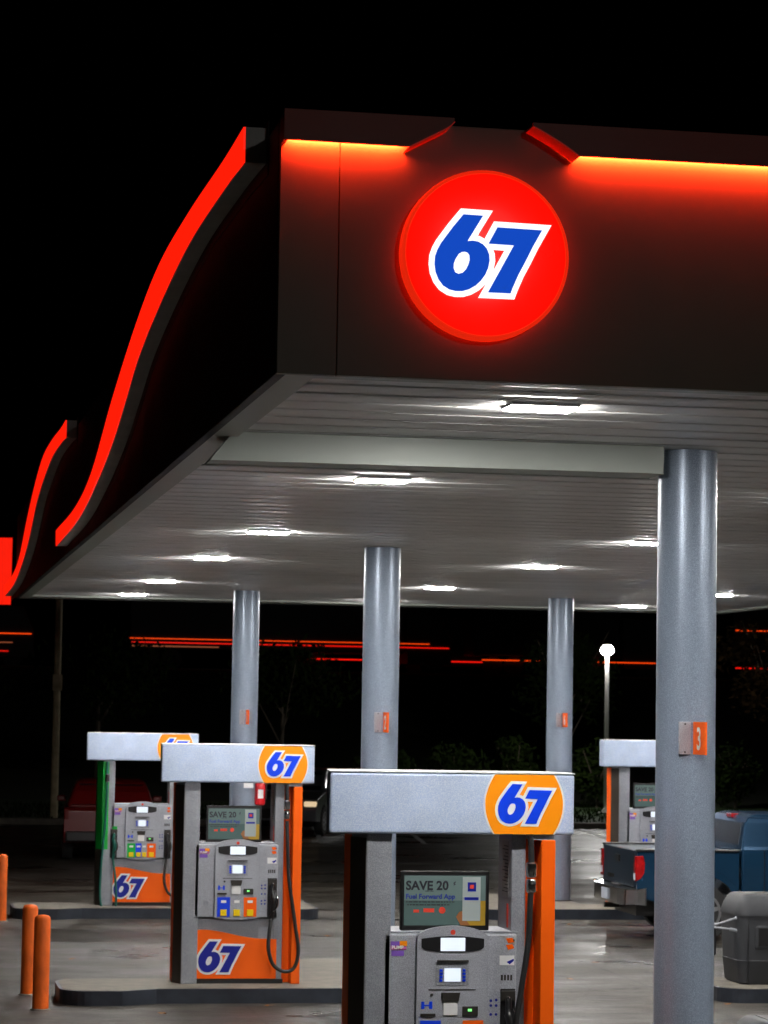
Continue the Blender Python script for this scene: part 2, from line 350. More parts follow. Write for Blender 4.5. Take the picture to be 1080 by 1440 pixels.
# ribbed soffit sheet
prof = []; y = YN+.26; per = .41
while y < YF-.62:
    prof += [(y, ZS+.03), (y+.07, ZS+.040), (y+.13, ZS+.030), (y+.20, ZS+.030), (y+.26, ZS+.040), (y+.33, ZS+.030), (y+.338, ZS+.13), (y+.398, ZS+.13)]; y += per
g = G()
vs = [(x, a, b) for a, b in prof for x in (XL+.16, XR-.16)]
g.add(vs, [(2*i, 2*i+2, 2*i+3, 2*i+1) for i in range(len(prof)-1)])
P('soffit', g, M_soffit)
P('soffit_edge', G().box(XL+.01, XL+.22, YN+.02, YF-.02, ZS, ZS+.12), M_soffittrim)
P('soffit_edge', G().box(XR-.22, XR-.01, YN+.02, YF-.02, ZS, ZS+.12), M_soffittrim)
P('soffit_edge', G().box(XL+.22, XR-.22, YN+.02, YN+.28, ZS+.012, ZS+.12), M_soffittrim)
P('soffit_edge', G().box(XL+.22, XR-.22, YF-.75, YF-.02, ZS+.004, ZS+.12), M_soffittrim)
P('gutter_beam', G().prism([(XL+.20, ZS+.03), (XL+.06, ZS-.145), (4.86, ZS-.145), (4.86, ZS+.03)], 16.46, 16.8, 'y'), M_soffittrim, bevel=.006)
P('roof', G().box(XL+.1, XR-.1, YN+.1, YF-.1, ZS+.4, ZS+.46), M_dark)
# fascias: panels with thin seams
g = G()
xs = [XL, XL+.31, XL+.31+2.44, XL+.31+4.88, XL+.31+7.32, XL+.31+9.76, XR]
for a, b in zip(xs, xs[1:]): g.box(a+.002, b-.002, YN, YN+.06, ZS-.003, ZT-.02)
P('front_fascia', g, M_fascia, bevel=.003, seg=1)
g = G(); y = YN+.065
while y < YF-.1:
    y1 = min(y+2.44, YF-.05); g.box(XL, XL+.06, y+.004, y1-.004, ZS-.003, ZT-.03); y = y1
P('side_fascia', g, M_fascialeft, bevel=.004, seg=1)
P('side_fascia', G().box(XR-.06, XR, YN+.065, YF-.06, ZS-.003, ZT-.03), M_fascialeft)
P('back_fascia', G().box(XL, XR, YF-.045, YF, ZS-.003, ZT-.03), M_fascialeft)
# visor along the top of the front fascia, curving up on either side of the disc
VY = YN-.16
def visor(pts, nm='visor'):
    g = G(); g.prism([(q[0], q[1]-.034) for q in pts], VY, VY+.018, 'y'); return P(nm, g, M_visor, bevel=.003, seg=1)
L = spline([(2.50, 5.825), (2.60, 5.880), (2.70, 5.935), (2.735, 5.968)], 5)
visor([(XL-.004, 5.985), (XL-.004, 5.828)]+[(q[0], q[1]) for q in [Vector(a) for a in L]]+[(2.735, 5.985)])
Rr = spline([(3.15, 5.968), (3.19, 5.95), (3.30, 5.89), (3.40, 5.825)], 5)
visor([(3.15, 5.985)]+[(q[0], q[1]) for q in Rr]+[(XR, 5.828), (XR, 5.985)])
P('visor_top', G().box(XL, 2.735, VY+.019, YN-.002, 5.930, 5.946), M_dark); P('visor_top', G().box(3.15, XR, VY+.019, YN-.002, 5.930, 5.946), M_dark)
P('visor_end', G().box(XL, XL+.018, VY+.019, YN-.002, 5.797, 5.929), M_visor)
for a, b in ((XL+.03, 2.50), (3.40, XR-.02)):
    P('light_strip', G().add([(a, YN-.042, 5.833), (b, YN-.042, 5.833), (b, YN-.042, 5.858), (a, YN-.042, 5.858)], [(0, 3, 2, 1)]), M_redled)
    P('strip_holder', G().box(a, b, YN-.055, YN-.044, 5.82, 5.925), M_dark)
# lip of the curves; light from the strips put in as a red glow
def lip(path):
    g = G()
    path = [(q[0], q[1]-.034) for q in path]
    for a, b in zip(path, path[1:]):
        dx, dz = b[0]-a[0], b[1]-a[1]; l = math.hypot(dx, dz); nx, nz = dz/l, -dx/l
        if nz > 0: nx, nz = -nx, -nz
        t = .006
        g.prism([(a[0], a[1]), (b[0], b[1]), (b[0]+nx*t, b[1]+nz*t), (a[0]+nx*t, a[1]+nz*t)], VY+.0, YN-.003, 'y')
    return P('curved_lip', g, mat('lip_red_glow', (.6, .03, .01), .4, emit=(1., .02, .006), es=.06))
lip([(q[0], q[1]) for q in L]); lip([(q[0], q[1]) for q in Rr])
# S-shaped wave bands on the left side
XW = 1.7406
def wave(y0, s):
    top = [(13.70, 5.985), (14.6, 5.985), (16.4, 6.02), (18.25, 6.0), (20.0, 5.83), (22.2, 5.49), (24.4, 5.07), (26.6, 4.905), (29.76, 4.878)]
    bot = [(13.70, 5.795), (14.6, 5.822), (16.4, 5.825), (18.2, 5.715), (19.8, 5.55), (20.9, 5.34), (22.1, 5.125), (23.8, 4.925), (26.2, 4.755), (29.70, 4.70)]
    t = [(y0+(a-13.70)*s, b) for a, b in [(q[0], q[1]) for q in spline(top, 6)]]; b_ = [(y0+(a-13.70)*s, b) for a, b in [(q[0], q[1]) for q in spline(bot, 6)]]
    pts = t+list(reversed(b_))
    g = G(); g.prism(pts, XW, XL-.008, 'x'); w = P('wave_band', g, M_wave)
    g = G(); g.prism(pts, XW-.012, XW-.001, 'x'); g.v = [(a-XL, c-YN, d) for a, c, d in g.v]
    obj('light_face', g, M_redface, w)
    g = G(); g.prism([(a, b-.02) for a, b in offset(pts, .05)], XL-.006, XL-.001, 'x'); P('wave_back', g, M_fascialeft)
wave(13.70, 1.0); wave(28.45, .955)

# round sign on the fascia
cx, cz, R0 = 2.922, 5.262, .442
sg_ = empty('round_sign', (cx, YN, cz), 'round glowing red sign with white-edged blue 67 on the front of the canopy', 'sign')
g = G(); n = 64
g.lathe([(R0*.97, -.045), (R0, -.05), (R0, -.14), (R0*.985, -.165), (R0*.955, -.172), (R0*.95, -.165)], n=n, axis='y'); obj('rim', g, M_rim, sg_, smooth=True)
g = G(); g.lathe([(R0*.948, -.15), (R0*.948, -.171), (R0*.90, -.180), (R0*.5, -.190), (.001, -.193)], n=n, axis='y'); obj('disc', g, M_disc, sg_, smooth=True)
g = G(); numeral(g, 0.018, .0, .645, -.194, .006); obj('numeral', g, [M_numwhite, M_numblue], sg_)
g = G(); g.lathe([(R0*.80, -.012), (R0*.84, -.02), (R0*.84, -.04), (R0*.80, -.044)], n=n, axis='y'); obj('back_light', g, M_halo, sg_, smooth=True)

sg_.scale = (1, .62, 1)
# ---------------------------------------------------------------- canopy lamps
LX = [3.555, 7.45, 11.5]; LYS = [14.50, 19.45, 25.60, 30.31, 36.16, 40.60]
cols = ['left', 'middle', 'right']; rows = ['nearest', 'second', 'third', 'fourth', 'fifth', 'farthest']
for i, x in enumerate(LX):
    for j, y in enumerate(LYS):
        if (i == 1 and j < 2) or (i == 2 and j < 4): lab = True
        else: lab = True
        o = empty('canopy_light', (x, y, ZS+.075), 'white LED light under the canopy, %s one in the %s row' % (rows[j], cols[i]), 'ceiling light', 'white lights under the canopy')
        obj('housing', G().box(-.20, .20, -.14, .14, -.058, 0), M_white, o, bevel=.008)
        g = G()
        for k in (-1, 1): g.box(k*.10-.085, k*.10+.085, -.115, .115, -.066, -.0585)
        obj('diffuser', g, M_lamp, o)

# ---------------------------------------------------------------- columns and their number flags
def column(x, y, label):
    o = empty('canopy_column', (x, y, CURB), label, 'column', 'round columns holding the canopy')
    g = G(); g.lathe([(.1937, .012), (.1937, ZS+.03-CURB-.005)], n=64); obj('shaft', g, M_column, o, smooth=True)
    g = G(); g.lathe([(.225, 0), (.225, .011)], n=40); obj('base_ring', g, M_dark, o)
    return o
CX, DX = 5.0363, 9.7749
column(CX+.055, COLY[0], 'nearest and widest grey column, at the right of the photo in front of the dark bin')
column(CX+.035, COLY[1], 'tall grey column rising behind the nearest pump')
column(CX+.026, COLY[2], 'grey column with a red fire extinguisher, behind the middle pump')
column(DX+.05, COLY[2], 'grey column between the nearest pump header and the street lamp, far row')
column(DX, COLY[1]-.0, 'grey column of the right row outside the frame') if 0 else None
def flag(x, y, z, num, label):
    o = empty('number_flag', (x, y, z), label, 'number sign', 'orange pump number flags on columns')
    obj('bracket', G().box(-.10, -.02, -.004, .012, -.105, .105), M_graylight, o, bevel=.003)
    obj('panel', G().box(-.006, .006, -.27, -.006, -.105, .105), M_orange, o, bevel=.002)
    vs, fs = text(num, .20, .004, 'CENTER')
    g = G(); g.add([(-.009+b*.4, -.14-a*1.0, c-.07) for a, b, c in vs], fs); obj('numeral', g, M_vwhite, o)
    for zz in (-.09, .09):
        g = G(); g.lathe([(.006, -.004), (.006, 0)], c=(-.06, -.006, zz), axis='y', n=8); obj('screw', g, M_dark, o)
flag(CX+.05, COLY[0]-.195, 2.775, '3', 'orange flag numbered 3 on the nearest column')
flag(CX+.04, COLY[1]-.195, 2.80, '2', 'small orange number flag on the column behind the nearest pump')
flag(CX+.03, COLY[2]-.195, 2.80, '1', 'small orange number flag on the column behind the middle pump')
flag(DX+.05, COLY[2]-.195, 2.83, '6', 'small orange number flag on the far right column above the nearest header')

# ---------------------------------------------------------------- fuel pumps
def barrel(cx, cz, hw, he, hh, n=14):
    """circle-like badge clipped top and bottom: half width hw at middle, he at the ends, half height hh"""
    right = [(cx+he+(hw-he)*(1-(t/hh)**2), cz+t) for t in [hh*(2*i/n-1) for i in range(n+1)]]
    left = [(cx-he-(hw-he)*(1-(t/hh)**2), cz+t) for t in [hh*(1-2*i/n) for i in range(n+1)]]
    return right+left
def squash(o):
    """the pumps are slim: pull everything behind the front line forward"""
    def rec(q):
        for c in q.children:
            if c.type == 'MESH':
                for v in c.data.vertices:
                    if v.co.y > -.30: v.co.y = -.30+(v.co.y+.30)*.58
            rec(c)
    rec(o); return o
def pump(x, y, label, diesel=False, hose='loop', near=False):
    o = empty('fuel_pump', (x, y, CURB-(.012 if y < 20 else 0)), label, 'fuel pump', 'grey fuel pumps on the islands')
    B = lambda *a: G().box(*a)
    obj('plinth', B(-.40, .50, -.325, .325, 0, .045), M_black, o)
    obj('lower_cabinet', B(-.385, .43, -.31, .31, .045, .655), M_gray, o, bevel=.006)
    for s in (-1, 1):
        f = lambda l: [(a, b) for a, b in l]
        wav = spline([(-.41, .535), (-.28, .538), (-.12, .515), (.05, .478), (.22, .452), (.40, .445)], 5)
        pts = [(-.41, .05), (.43, .05), (.43, .445)]+[(q[0], q[1]) for q in reversed(wav)]
        if s == 1: pts = [(-a, b) for a, b in pts]
        g = G(); g.prism(pts, s*.328, s*.3105, 'y'); obj('lower_panel', g, M_orange, o, bevel=.002, seg=1)
    g = G(); numeral(g, -.138, .268, .50, -.3285, .002)
    obj('panel_logo', g, [M_vwhite, M_navy], o)
    # cabinet
    obj('cabinet', B(-.42, .43, -.335, .335, .662, 1.40), M_graylight, o, bevel=.012)
    obj('cabinet_shelf', B(-.445, .445, -.32, .32, 1.402, 1.415), M_gray, o, bevel=.004)
    g = G(); g.box(-.415, .425, -.338, .3, .656, .6615); obj('seam', g, M_black, o)
    # control panel with arched top
    arch = [(.225*math.sin(math.radians(a)), 1.375+.075*math.cos(math.radians(a))) for a in range(90, -91, -10)]
    arch = [(x_*1.0+.012, z_) for x_, z_ in arch]
    lowc = [(-.213, .665), (-.10, .648), (.012, .643), (.125, .648), (.237, .665)]
    g = G(); g.prism(lowc+arch, -.372, -.3355, 'y'); cp = obj('control_panel', g, M_graylight, o, bevel=.008)
    q = .012
    band = spline([(-.20+q, 1.372), (-.1+q, 1.384), (q, 1.388), (.1+q, 1.384), (.20+q, 1.372)], 4)
    bl = spline([(.198+q, 1.318), (.17+q, 1.303), (.08+q, 1.292), (-.08+q, 1.292), (-.17+q, 1.303), (-.198+q, 1.318)], 4)
    g = G(); g.prism([(a[0], a[1]) for a in band]+[(a[0], a[1]) for a in bl], -.376, -.3725, 'y'); obj('display_band', g, M_black, cp)
    g = G(); g.box(-.078+q, .078+q, -.379, -.3765, 1.296, 1.378); obj('price_display', g, M_lcd, cp)
    g = G()
    g.box(-.105+q, .105+q, -.3745, -.3725, 1.085, 1.232); obj('keypad_panel', g, M_gray, cp, bevel=.003)
    obj('visor_lip', B(-.10+q, .10+q, -.386, -.3725, 1.232, 1.240), M_dark, cp)
    g = G(); g.box(-.052+q, .052+q, -.378, -.375, 1.108, 1.190); obj('screen', g, M_lcd, cp)
    g = G()
    for k in range(4):
        for s in (-1, 1): g.box(s*.073+q-.0095, s*.073+q+.0095, -.379, -.375, 1.108+k*.0205, 1.122+k*.0205)
    obj('soft_key', g, M_blue, cp)
    obj('seam_line', B(-.15+q, .15+q, -.3745, -.3725, 1.055, 1.060), M_dark, cp)
    g = G(); g.prism([(-.07+q, 1.04), (.05+q, 1.04), (.04+q, .985), (-.06+q, .985)], -.384, -.3725, 'y'); obj('receipt_slot', g, M_dark, cp)
    obj('receipt_tray', B(-.055+q, .035+q, -.380, -.3725, .90, .983), M_vwhite, cp, bevel=.004)
    g = G(); g.box(.065+q, .165+q, -.380, -.3725, .895, .955); obj('card_reader', g, M_dark, cp, bevel=.003)
    obj('reader_light', B(.10+q, .125+q, -.382, -.3805, .925, .94), mat('green_light', (.1, .5, .1), .4, emit=(.2, .9, .2), es=.8) if 'green_light' not in MATS else MATS['green_light'], cp)
    g = G(); g.box(-.195+q, -.175+q, -.374, -.3725, .94, .985); g.box(-.145+q, -.125+q, -.374, -.3725, .94, .985); g.box(-.175+q, -.145+q, -.374, -.3725, .958, .966); obj('card_mark', g, M_blue, cp)
    obj('card_slot', B(-.20+q, -.105+q, -.380, -.3725, .895, .912), M_dark, cp)
    obj('lock', G().lathe([(.010, -.378), (.010, -.372)], c=(-.13+q, 0, 1.025), axis='y', n=12), M_dark, cp)
    g = G(); g.lathe([(.016, -.3745), (.016, -.372)], c=(q, 0, 1.412), axis='y', n=16); obj('emblem', g, M_redprint, cp)
    # grade buttons
    if diesel: gr = [(-.20, -.085, M_green), (-.083, .0, M_blue), (.002, .075, M_graylight), (.077, .20, M_orange)]
    else: gr = [(-.20, -.070, M_blue), (-.066, .066, M_graylight), (.070, .20, M_orange)]
    for a, b, m in gr:
        pl = obj('grade_panel', B(a+q, b+q, -.3755, -.3725, .672, .868), m, cp)
        c = (a+b)/2+q; w = min(.033, (b-a)*.4)
        obj('grade_label', B(c-w*.8, c+w*.8, -.3775, -.376, .812, .838), M_vwhite, pl)
        bt = obj('grade_button', B(c-w, c+w, -.386, -.376, .680, .746), M_yellow, pl, bevel=.006)
    g = G()
    for xx, zz, rr in ((-.30, .80, .03),): g.lathe([(rr, -.3365), (rr, -.3345)], c=(xx, 0, zz), axis='y', n=20); g.lathe([(rr*.85, -.3375), (rr*.85, -.3345)], c=(xx, 0, zz), axis='y', n=20)
    obj('lock_cover', g, M_gray, o)
    # legends & stickers on the right side of the cabinet
    g = G()
    for k, zz in enumerate((.955, .985, .90, .83, .80)):
        g.lathe([(.009, -.337), (.009, -.335)], c=(.268, 0, zz), axis='y', n=8); g.lathe([(.009, -.337), (.009, -.335)], c=(.302, 0, zz+.004*(k % 2)), axis='y', n=8)
    obj('legend_dots', g, M_navy, o)
    g = G(); g.m = 0; g.box(-.375, -.275, -.3375, -.3355, 1.30, 1.35); g.m = 1; g.box(-.375, -.32, -.339, -.3376, 1.325, 1.352); g.box(-.37, -.29, -.3375, -.3355, 1.262, 1.296); g.m = 2; g.box(-.318, -.272, -.340, -.3376, 1.325, 1.355)
    g.m = 3; put_text(g, 'PUMP', .03, -.37, -.341, 1.306, .001); 
    obj('promo_sticker', g, [M_pink, M_purple, M_orange2, M_vwhite], o)
    g = G(); g.m = 0; g.box(.32, .415, -.3375, -.3355, 1.205, 1.265); g.m = 1; g.prism([(.365, 1.225), (.41, 1.245), (.412, 1.232), (.385, 1.21)], -.339, -.3378, 'y'); obj('notice_sticker', g, [M_vwhite, M_navy], o)
    g = G()
    for dz in (0, .04): g.prism([(.375, 1.30+dz), (.415, 1.31+dz), (.40, 1.335+dz), (.36, 1.33+dz)], -.3375, -.3355, 'y')
    obj('stripe_mark', g, M_orange, o)
    g = G(); g.m = 0
    for k in range(4): g.box(.33+k*.02, .343+k*.02, -.337, -.3355, 1.11, 1.145)
    obj('rating_mark', g, M_dark, o)
    if diesel:
        obj('diesel_sticker', B(-.40, -.33, -.3375, -.3355, 1.03, 1.10), M_green, o)
    # nozzle bay
    def nozzle(xc, body, zc=1.06):
        bay = obj('nozzle_bay', B(xc-.048, xc+.048, -.345, -.3355, .665, zc), M_black, o, bevel=.006)
        g = G(); g.box(xc-.046, xc+.046, -.36, -.3455, zc-.075, zc-.012); obj('bay_hood', g, M_dark, bay, bevel=.004)
        nz = None
        g = G()
        g.tube(spline([(xc, -.365, zc-.06), (xc-.005, -.39, zc-.14), (xc+.008, -.41, zc-.22), (xc, -.395, zc-.32), (xc-.01, -.38, zc-.40)], 5), [.020]*6+[.030]*6+[.026]*5+[.02]*4, 10)
        nz = obj('nozzle', g, body, o, smooth=True)
        g = G(); g.tube(spline([(xc+.01, -.40, zc-.12), (xc+.045, -.42, zc-.2), (xc+.04, -.42, zc-.28), (xc+.0, -.41, zc-.33)], 5), .010, 8); obj('trigger_guard', g, M_chrome if not diesel else M_dark, nz, smooth=True)
        g = G(); g.tube([(xc, -.362, zc-.05), (xc+.002, -.378, zc-.10)], .013, 8); obj('spout', g, M_chrome, nz, smooth=True)
        return (xc-.01, -.38, zc-.40)
    N0 = nozzle(.375, M_black)
    # hose
    if hose == 'loop':
        hp = [(.505, -.40, 1.64), (.515, -.41, 1.40), (.535, -.42, 1.05), (.60, -.43, .62), (.64, -.43, .34), (.60, -.43, .17), (.50, -.43, .13), (.385, -.43, .20), (.335, -.43, .36), (.345, -.41, .52), N0]
    else:
        hp = [(.50, -.40, 1.66), (.485, -.41, 1.35), (.44, -.42, 1.05), (.405, -.43, .80), (.42, -.44, .45), (.50, -.44, .22), (.56, -.44, .32), (.50, -.43, .50), (.41, -.41, .58), N0]
    g = G(); g.tube(spline(hp, 8), .019, 10); obj('hose', g, M_rubber, o, smooth=True)
    g = G(); g.tube([(.50, -.385, 2.01), (.505, -.39, 1.84)], .02, 10); g.m = 1; g.lathe([(.026, 0), (.033, .01), (.033, .075), (.026, .085)], c=(.505, -.395, 1.66), n=14); g.lathe([(.028, 0), (.036, .01), (.036, .085), (.026, .095)], c=(.505, -.395, 1.755), n=14)
    obj('hose_coupling', g, [M_rubber, M_chrome], o, smooth=True)
    if diesel:
        N1 = nozzle(-.375, M_hosegreen)
        g = G(); g.tube(spline([(-.49, -.37, 2.0), (-.49, -.40, 1.6), (-.51, -.42, 1.1), (-.55, -.43, .55), (-.555, -.43, .12), (-.49, -.44, -.10), (-.40, -.44, -.13), (-.335, -.44, -.02), (-.34, -.43, .3), N1], 8), .016, 10); obj('diesel_hose', g, M_hosegreen, o, smooth=True)
        g = G(); g.lathe([(.02, 0), (.03, .01), (.03, .1), (.02, .11)], c=(-.488, -.39, 1.72), n=12); obj('diesel_coupling', g, M_chrome, o, smooth=True)
    # pillars
    def sym(name, pts, z0, z1, m, **k):
        for s in (1, -1):
            g = G(); g.prism([(a*s, b*s) for a, b in pts], z0, z1, 'z'); obj(name, g, m, o, **k)
    g = G(); g.m = 0; g.prism([(-.535, -.335), (-.375, -.335), (-.375, -.02), (-.59, -.02), (-.60, -.04)], .0, 2.02, 'z'); g.m = 0
    lp = obj('pillar', g, [M_gray], o, bevel=.006)
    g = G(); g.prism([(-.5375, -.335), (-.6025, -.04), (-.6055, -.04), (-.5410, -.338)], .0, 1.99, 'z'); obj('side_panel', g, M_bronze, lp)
    if diesel:
        g = G(); g.prism([(-.5375, -.339), (-.46, -.339), (-.46, -.336), (-.5375, -.336)], .78, 2.0, 'z'); g.prism([(-.541, -.340), (-.606, -.04), (-.609, -.042), (-.545, -.342)], .78, 2.0, 'z'); obj('green_cover', g, M_green, lp)
    # right inner pillar
    g = G(); g.prism([(.395, -.315), (.487, -.315), (.487, .31), (.395, .31)], .0, 2.02, 'z'); rp = obj('pillar', g, M_gray, o, bevel=.006)
    g = G(); g.m = 0; g.box(.3925, .3945, -.20, .10, 1.62, 1.97); g.m = 1
    for k in range(14): g.box(.391, .3924, -.18, .08-.06*(k % 3), 1.65+k*.022, 1.656+k*.022)
    obj('notice_sheet', g, [mat('paper_grey', (.33, .33, .32), .6) if 'paper_grey' not in MATS else MATS['paper_grey'], M_text], rp)
    g = G(); g.box(.3925, .3945, -.20, -.12, 1.43, 1.58); obj('warning_sticker', g, M_redprint, rp)
    # orange fins: front right and rear left
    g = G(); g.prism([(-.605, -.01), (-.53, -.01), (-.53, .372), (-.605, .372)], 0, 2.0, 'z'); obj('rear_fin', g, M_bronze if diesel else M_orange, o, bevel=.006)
    for s in (1,):
        g = G(); g.prism([(a*s, b*s) for a, b in [(.575, -.372), (.665, -.372), (.665, -.03), (.575, -.03)]], 0, 1.985, 'z'); fn = obj('fin', g, M_orange, o, bevel=.006)
        g = G(); g.prism([(a*s, b*s) for a, b in [(.489, -.12), (.574, -.12), (.574, -.03), (.489, -.03)]], 0, 1.985, 'z'); obj('fin_web', g, M_orange, fn)
        g = G(); g.prism([(a*s, b*s) for a, b in [(.52, -.365), (.66, -.365), (.66, -.04), (.52, -.04)]], 1.987, 2.018, 'z'); obj('fin_cap', g, M_graylight, fn)
    # header
    g = G(); g.prism([(-.7824, -.38), (.7824, -.38), (.7824, -.25), (.72, .38), (-.72, .38), (-.7824, -.25)], 2.0185, 2.3985, 'z'); hd = obj('header', g, M_header, o, bevel=.018, seg=3)
    g = G(); g.prism([(-.784, -.382), (.784, -.382), (.784, -.25), (.722, .382), (-.722, .382), (-.784, -.25)], 2.399, 2.407, 'z'); obj('header_trim', g, M_white, hd, bevel=.003)
    for s in (-1,):
        g = G(); g.m = 0; g.prism(barrel(.455, 2.2085, .262, .200, .186), -.3835, -.3806, 'y'); g.m = 1; g.prism(barrel(.455, 2.2085, .25, .188, .1858), -.3855, -.3837, 'y')
        obj('header_badge', g, [M_vwhite, M_orange2], hd)
    g = G(); numeral(g, .466, 2.212, .40, -.3856, .002); obj('header_logo', g, [M_vwhite, M_blue], hd)
    if diesel:
        return squash(o)
    g = G()
    for xx in (-.40, .41):
        for zz in (.70, 1.36): g.lathe([(.006, -.3375), (.006, -.335)], c=(xx, 0, zz), axis='y', n=8)
    obj('screws', g, M_dark, o)
    # advert screen
    ad = obj('advert_frame', B(-.305, .262, -.26, -.20, 1.416, 1.785), M_black, o, bevel=.006)
    g = G(); g.m = 0; g.box(-.283, .238, -.2635, -.2605, 1.60, 1.756); g.m = 1; g.box(-.283, .238, -.2635, -.2605, 1.446, 1.599)
    g.m = 2; put_text(g, 'SAVE 20', .078, -.274, -.2655, 1.668, .0022); put_text(g, '¢', .035, .030, -.2655, 1.70, .0008)
    put_text(g, 'with the', .016, -.15, -.2655, 1.655)
    for k, zz in enumerate((1.592, 1.574)):
        xx = -.272+.008*k
        while xx < .02-.01*k:
            w = random.uniform(.01, .03); g.box(xx, xx+w, -.2652, -.2638, zz-.003, zz+.003); xx += w+.005
    g.m = 3; put_text(g, 'Fuel Forward App', .043, -.274, -.2655, 1.612, .0014)
    g.m = 4
    for xx, zz, w, h in ((-.205, 1.535, .018, .009), (-.125, 1.54, .034, .012)): g.box(xx-w, xx+w, -.265, -.2638, zz-h, zz+h)
    g.lathe([(.021, -.265), (.021, -.2638)], c=(-.04, 0, 1.54), axis='y', n=16)
    g.m = 5; g.prism([(.10, 1.446), (.238, 1.446), (.238, 1.60), (.20, 1.60)], -.2642, -.2638, 'y')
    g.m = 6; g.prism([(.05, 1.50), (.07, 1.53), (.10, 1.54), (.10, 1.50), (.14, 1.447), (.08, 1.447)], -.2648, -.2643, 'y')
    g.m = 7; g.box(.09, .205, -.2675, -.265, 1.475, 1.748)
    g.m = 8; g.box(.122, .176, -.2695, -.2677, 1.658, 1.715); g.box(.102, .193, -.2695, -.2677, 1.604, 1.622)
    g.m = 4; g.box(.135, .162, -.2705, -.2697, 1.675, 1.70)
    obj('advert', g, [M_ad, M_ad2, M_text, mat('ad_blue', (.01, .03, .22), .5) if 'ad_blue' not in MATS else MATS['ad_blue'], M_redprint, M_ochre, M_skin, mat('ad_card', (.26, .29, .28), .3, emit=(.6, .7, .7), es=.07) if 'ad_card' not in MATS else MATS['ad_card'], M_navy], ad)
    return squash(o)
pump(PX, PY[0], 'nearest and largest fuel pump, cut off by the bottom edge of the photo', hose='short')
pump(PX, PY[1], 'middle fuel pump with a black hose looping beside its orange fin')
d_ = pump(PX, PY[2], 'farthest left fuel pump with a green side cover and a green diesel hose', diesel=True)
pump(10.93, PY[2]+.05, 'fuel pump half hidden behind the nearest column, above the blue pickup truck')

# ---------------------------------------------------------------- bollards
def bollard(x, y, label):
    o = empty('bollard', (x, y, .004), label, 'bollard', 'orange steel bollards at the island ends')
    g = G(); g.lathe([(.078, 0), (.078, .86), (.072, .885), (.055, .90), (.02, .907)], n=32); obj('post', g, M_bollard, o, smooth=True)
    g = G(); g.lathe([(.10, 0), (.095, .01), (.08, .016)], n=24); obj('collar', g, M_curbtop, o, smooth=True)
bollard(1.47, 25.83, 'front orange bollard of the pair at the end of the middle pump island')
bollard(1.42, 27.16, 'rear orange bollard of the pair at the end of the middle pump island')
bollard(1.50, 36.3, 'orange bollard cut by the left edge of the photo, beside the farthest island')

# ---------------------------------------------------------------- bins
def bin_(x, y, label, w=.62, d=.62):
    o = empty('litter_bin', (x, y, CURB), label, 'bin', 'dark grey plastic forecourt bins')
    def rr(w2, d2, c=.10, n=5):
        pts = []
        for sx, sy, a0 in ((1, -1, -90), (1, 1, 0), (-1, 1, 90), (-1, -1, 180)):
            for i in range(n+1):
                a = math.radians(a0+90*i/n); pts.append((sx*(w2-c)+c*math.cos(a), sy*(d2-c)+c*math.sin(a)))
        return pts
    def loft(levels, nm, m, parent, cap=True):
        g = G(); n = None
        vs = []; fs = []
        for (sx, sy, c, z) in levels:
            l = rr(sx, sy, c); n = len(l); vs += [(a, b, z) for a, b in l]
        for i in range(len(levels)-1):
            for k in range(n): fs.append((i*n+k, i*n+(k+1) % n, (i+1)*n+(k+1) % n, (i+1)*n+k))
        fs.append(tuple(range(n-1, -1, -1))); fs.append(tuple((len(levels)-1)*n+k for k in range(n)))
        g.add(vs, fs); return obj(nm, g, m, parent, smooth=True)
    w2, d2 = w/2, d/2
    bd = loft([(w2-.055, d2-.055, .09, 0), (w2-.035, d2-.035, .10, .02), (w2-.012, d2-.012, .11, .24), (w2-.010, d2-.010, .11, .246), (w2-.016, d2-.016, .11, .25), (w2, d2, .12, .60), (w2, d2, .12, .705)], 'body', M_bin, o)
    lid = loft([(w2+.012, d2+.012, .13, .708), (w2+.012, d2+.012, .13, .73), (w2-.02, d2-.02, .12, .83), (w2-.06, d2-.06, .10, .895), (w2-.09, d2-.09, .08, .92), (w2-.12, d2-.12, .07, .925)], 'lid', M_bin, o)
    obj('lid_opening', G().box(-w2+.16, w2-.16, -d2+.16, d2-.16, .905, .928), M_black, lid)
    g = G(); g.box(-.20, .20, -d2-.008, -d2+.05, .36, .62); fr = obj('window_frame', g, M_bin, o, bevel=.03, seg=3)
    obj('window', G().box(-.16, .16, -d2-.012, -d2+.0, .40, .59), M_black, fr, bevel=.01)
    g = G(); g.box(-w2+.10, -w2+.104, -d2-.004, -d2+.02, .02, .70); obj('corner_seam', g, M_black, bd)
    return o
    return o
bin_(9.05, 26.85, 'dark grey bin with a recessed window, in front of the pickup', .74, .7)
bin_(5.74, 16.5, 'dark grey bin at the bottom right corner, only its lid showing beside the nearest column', .66, .62).scale = (1, 1, .9)

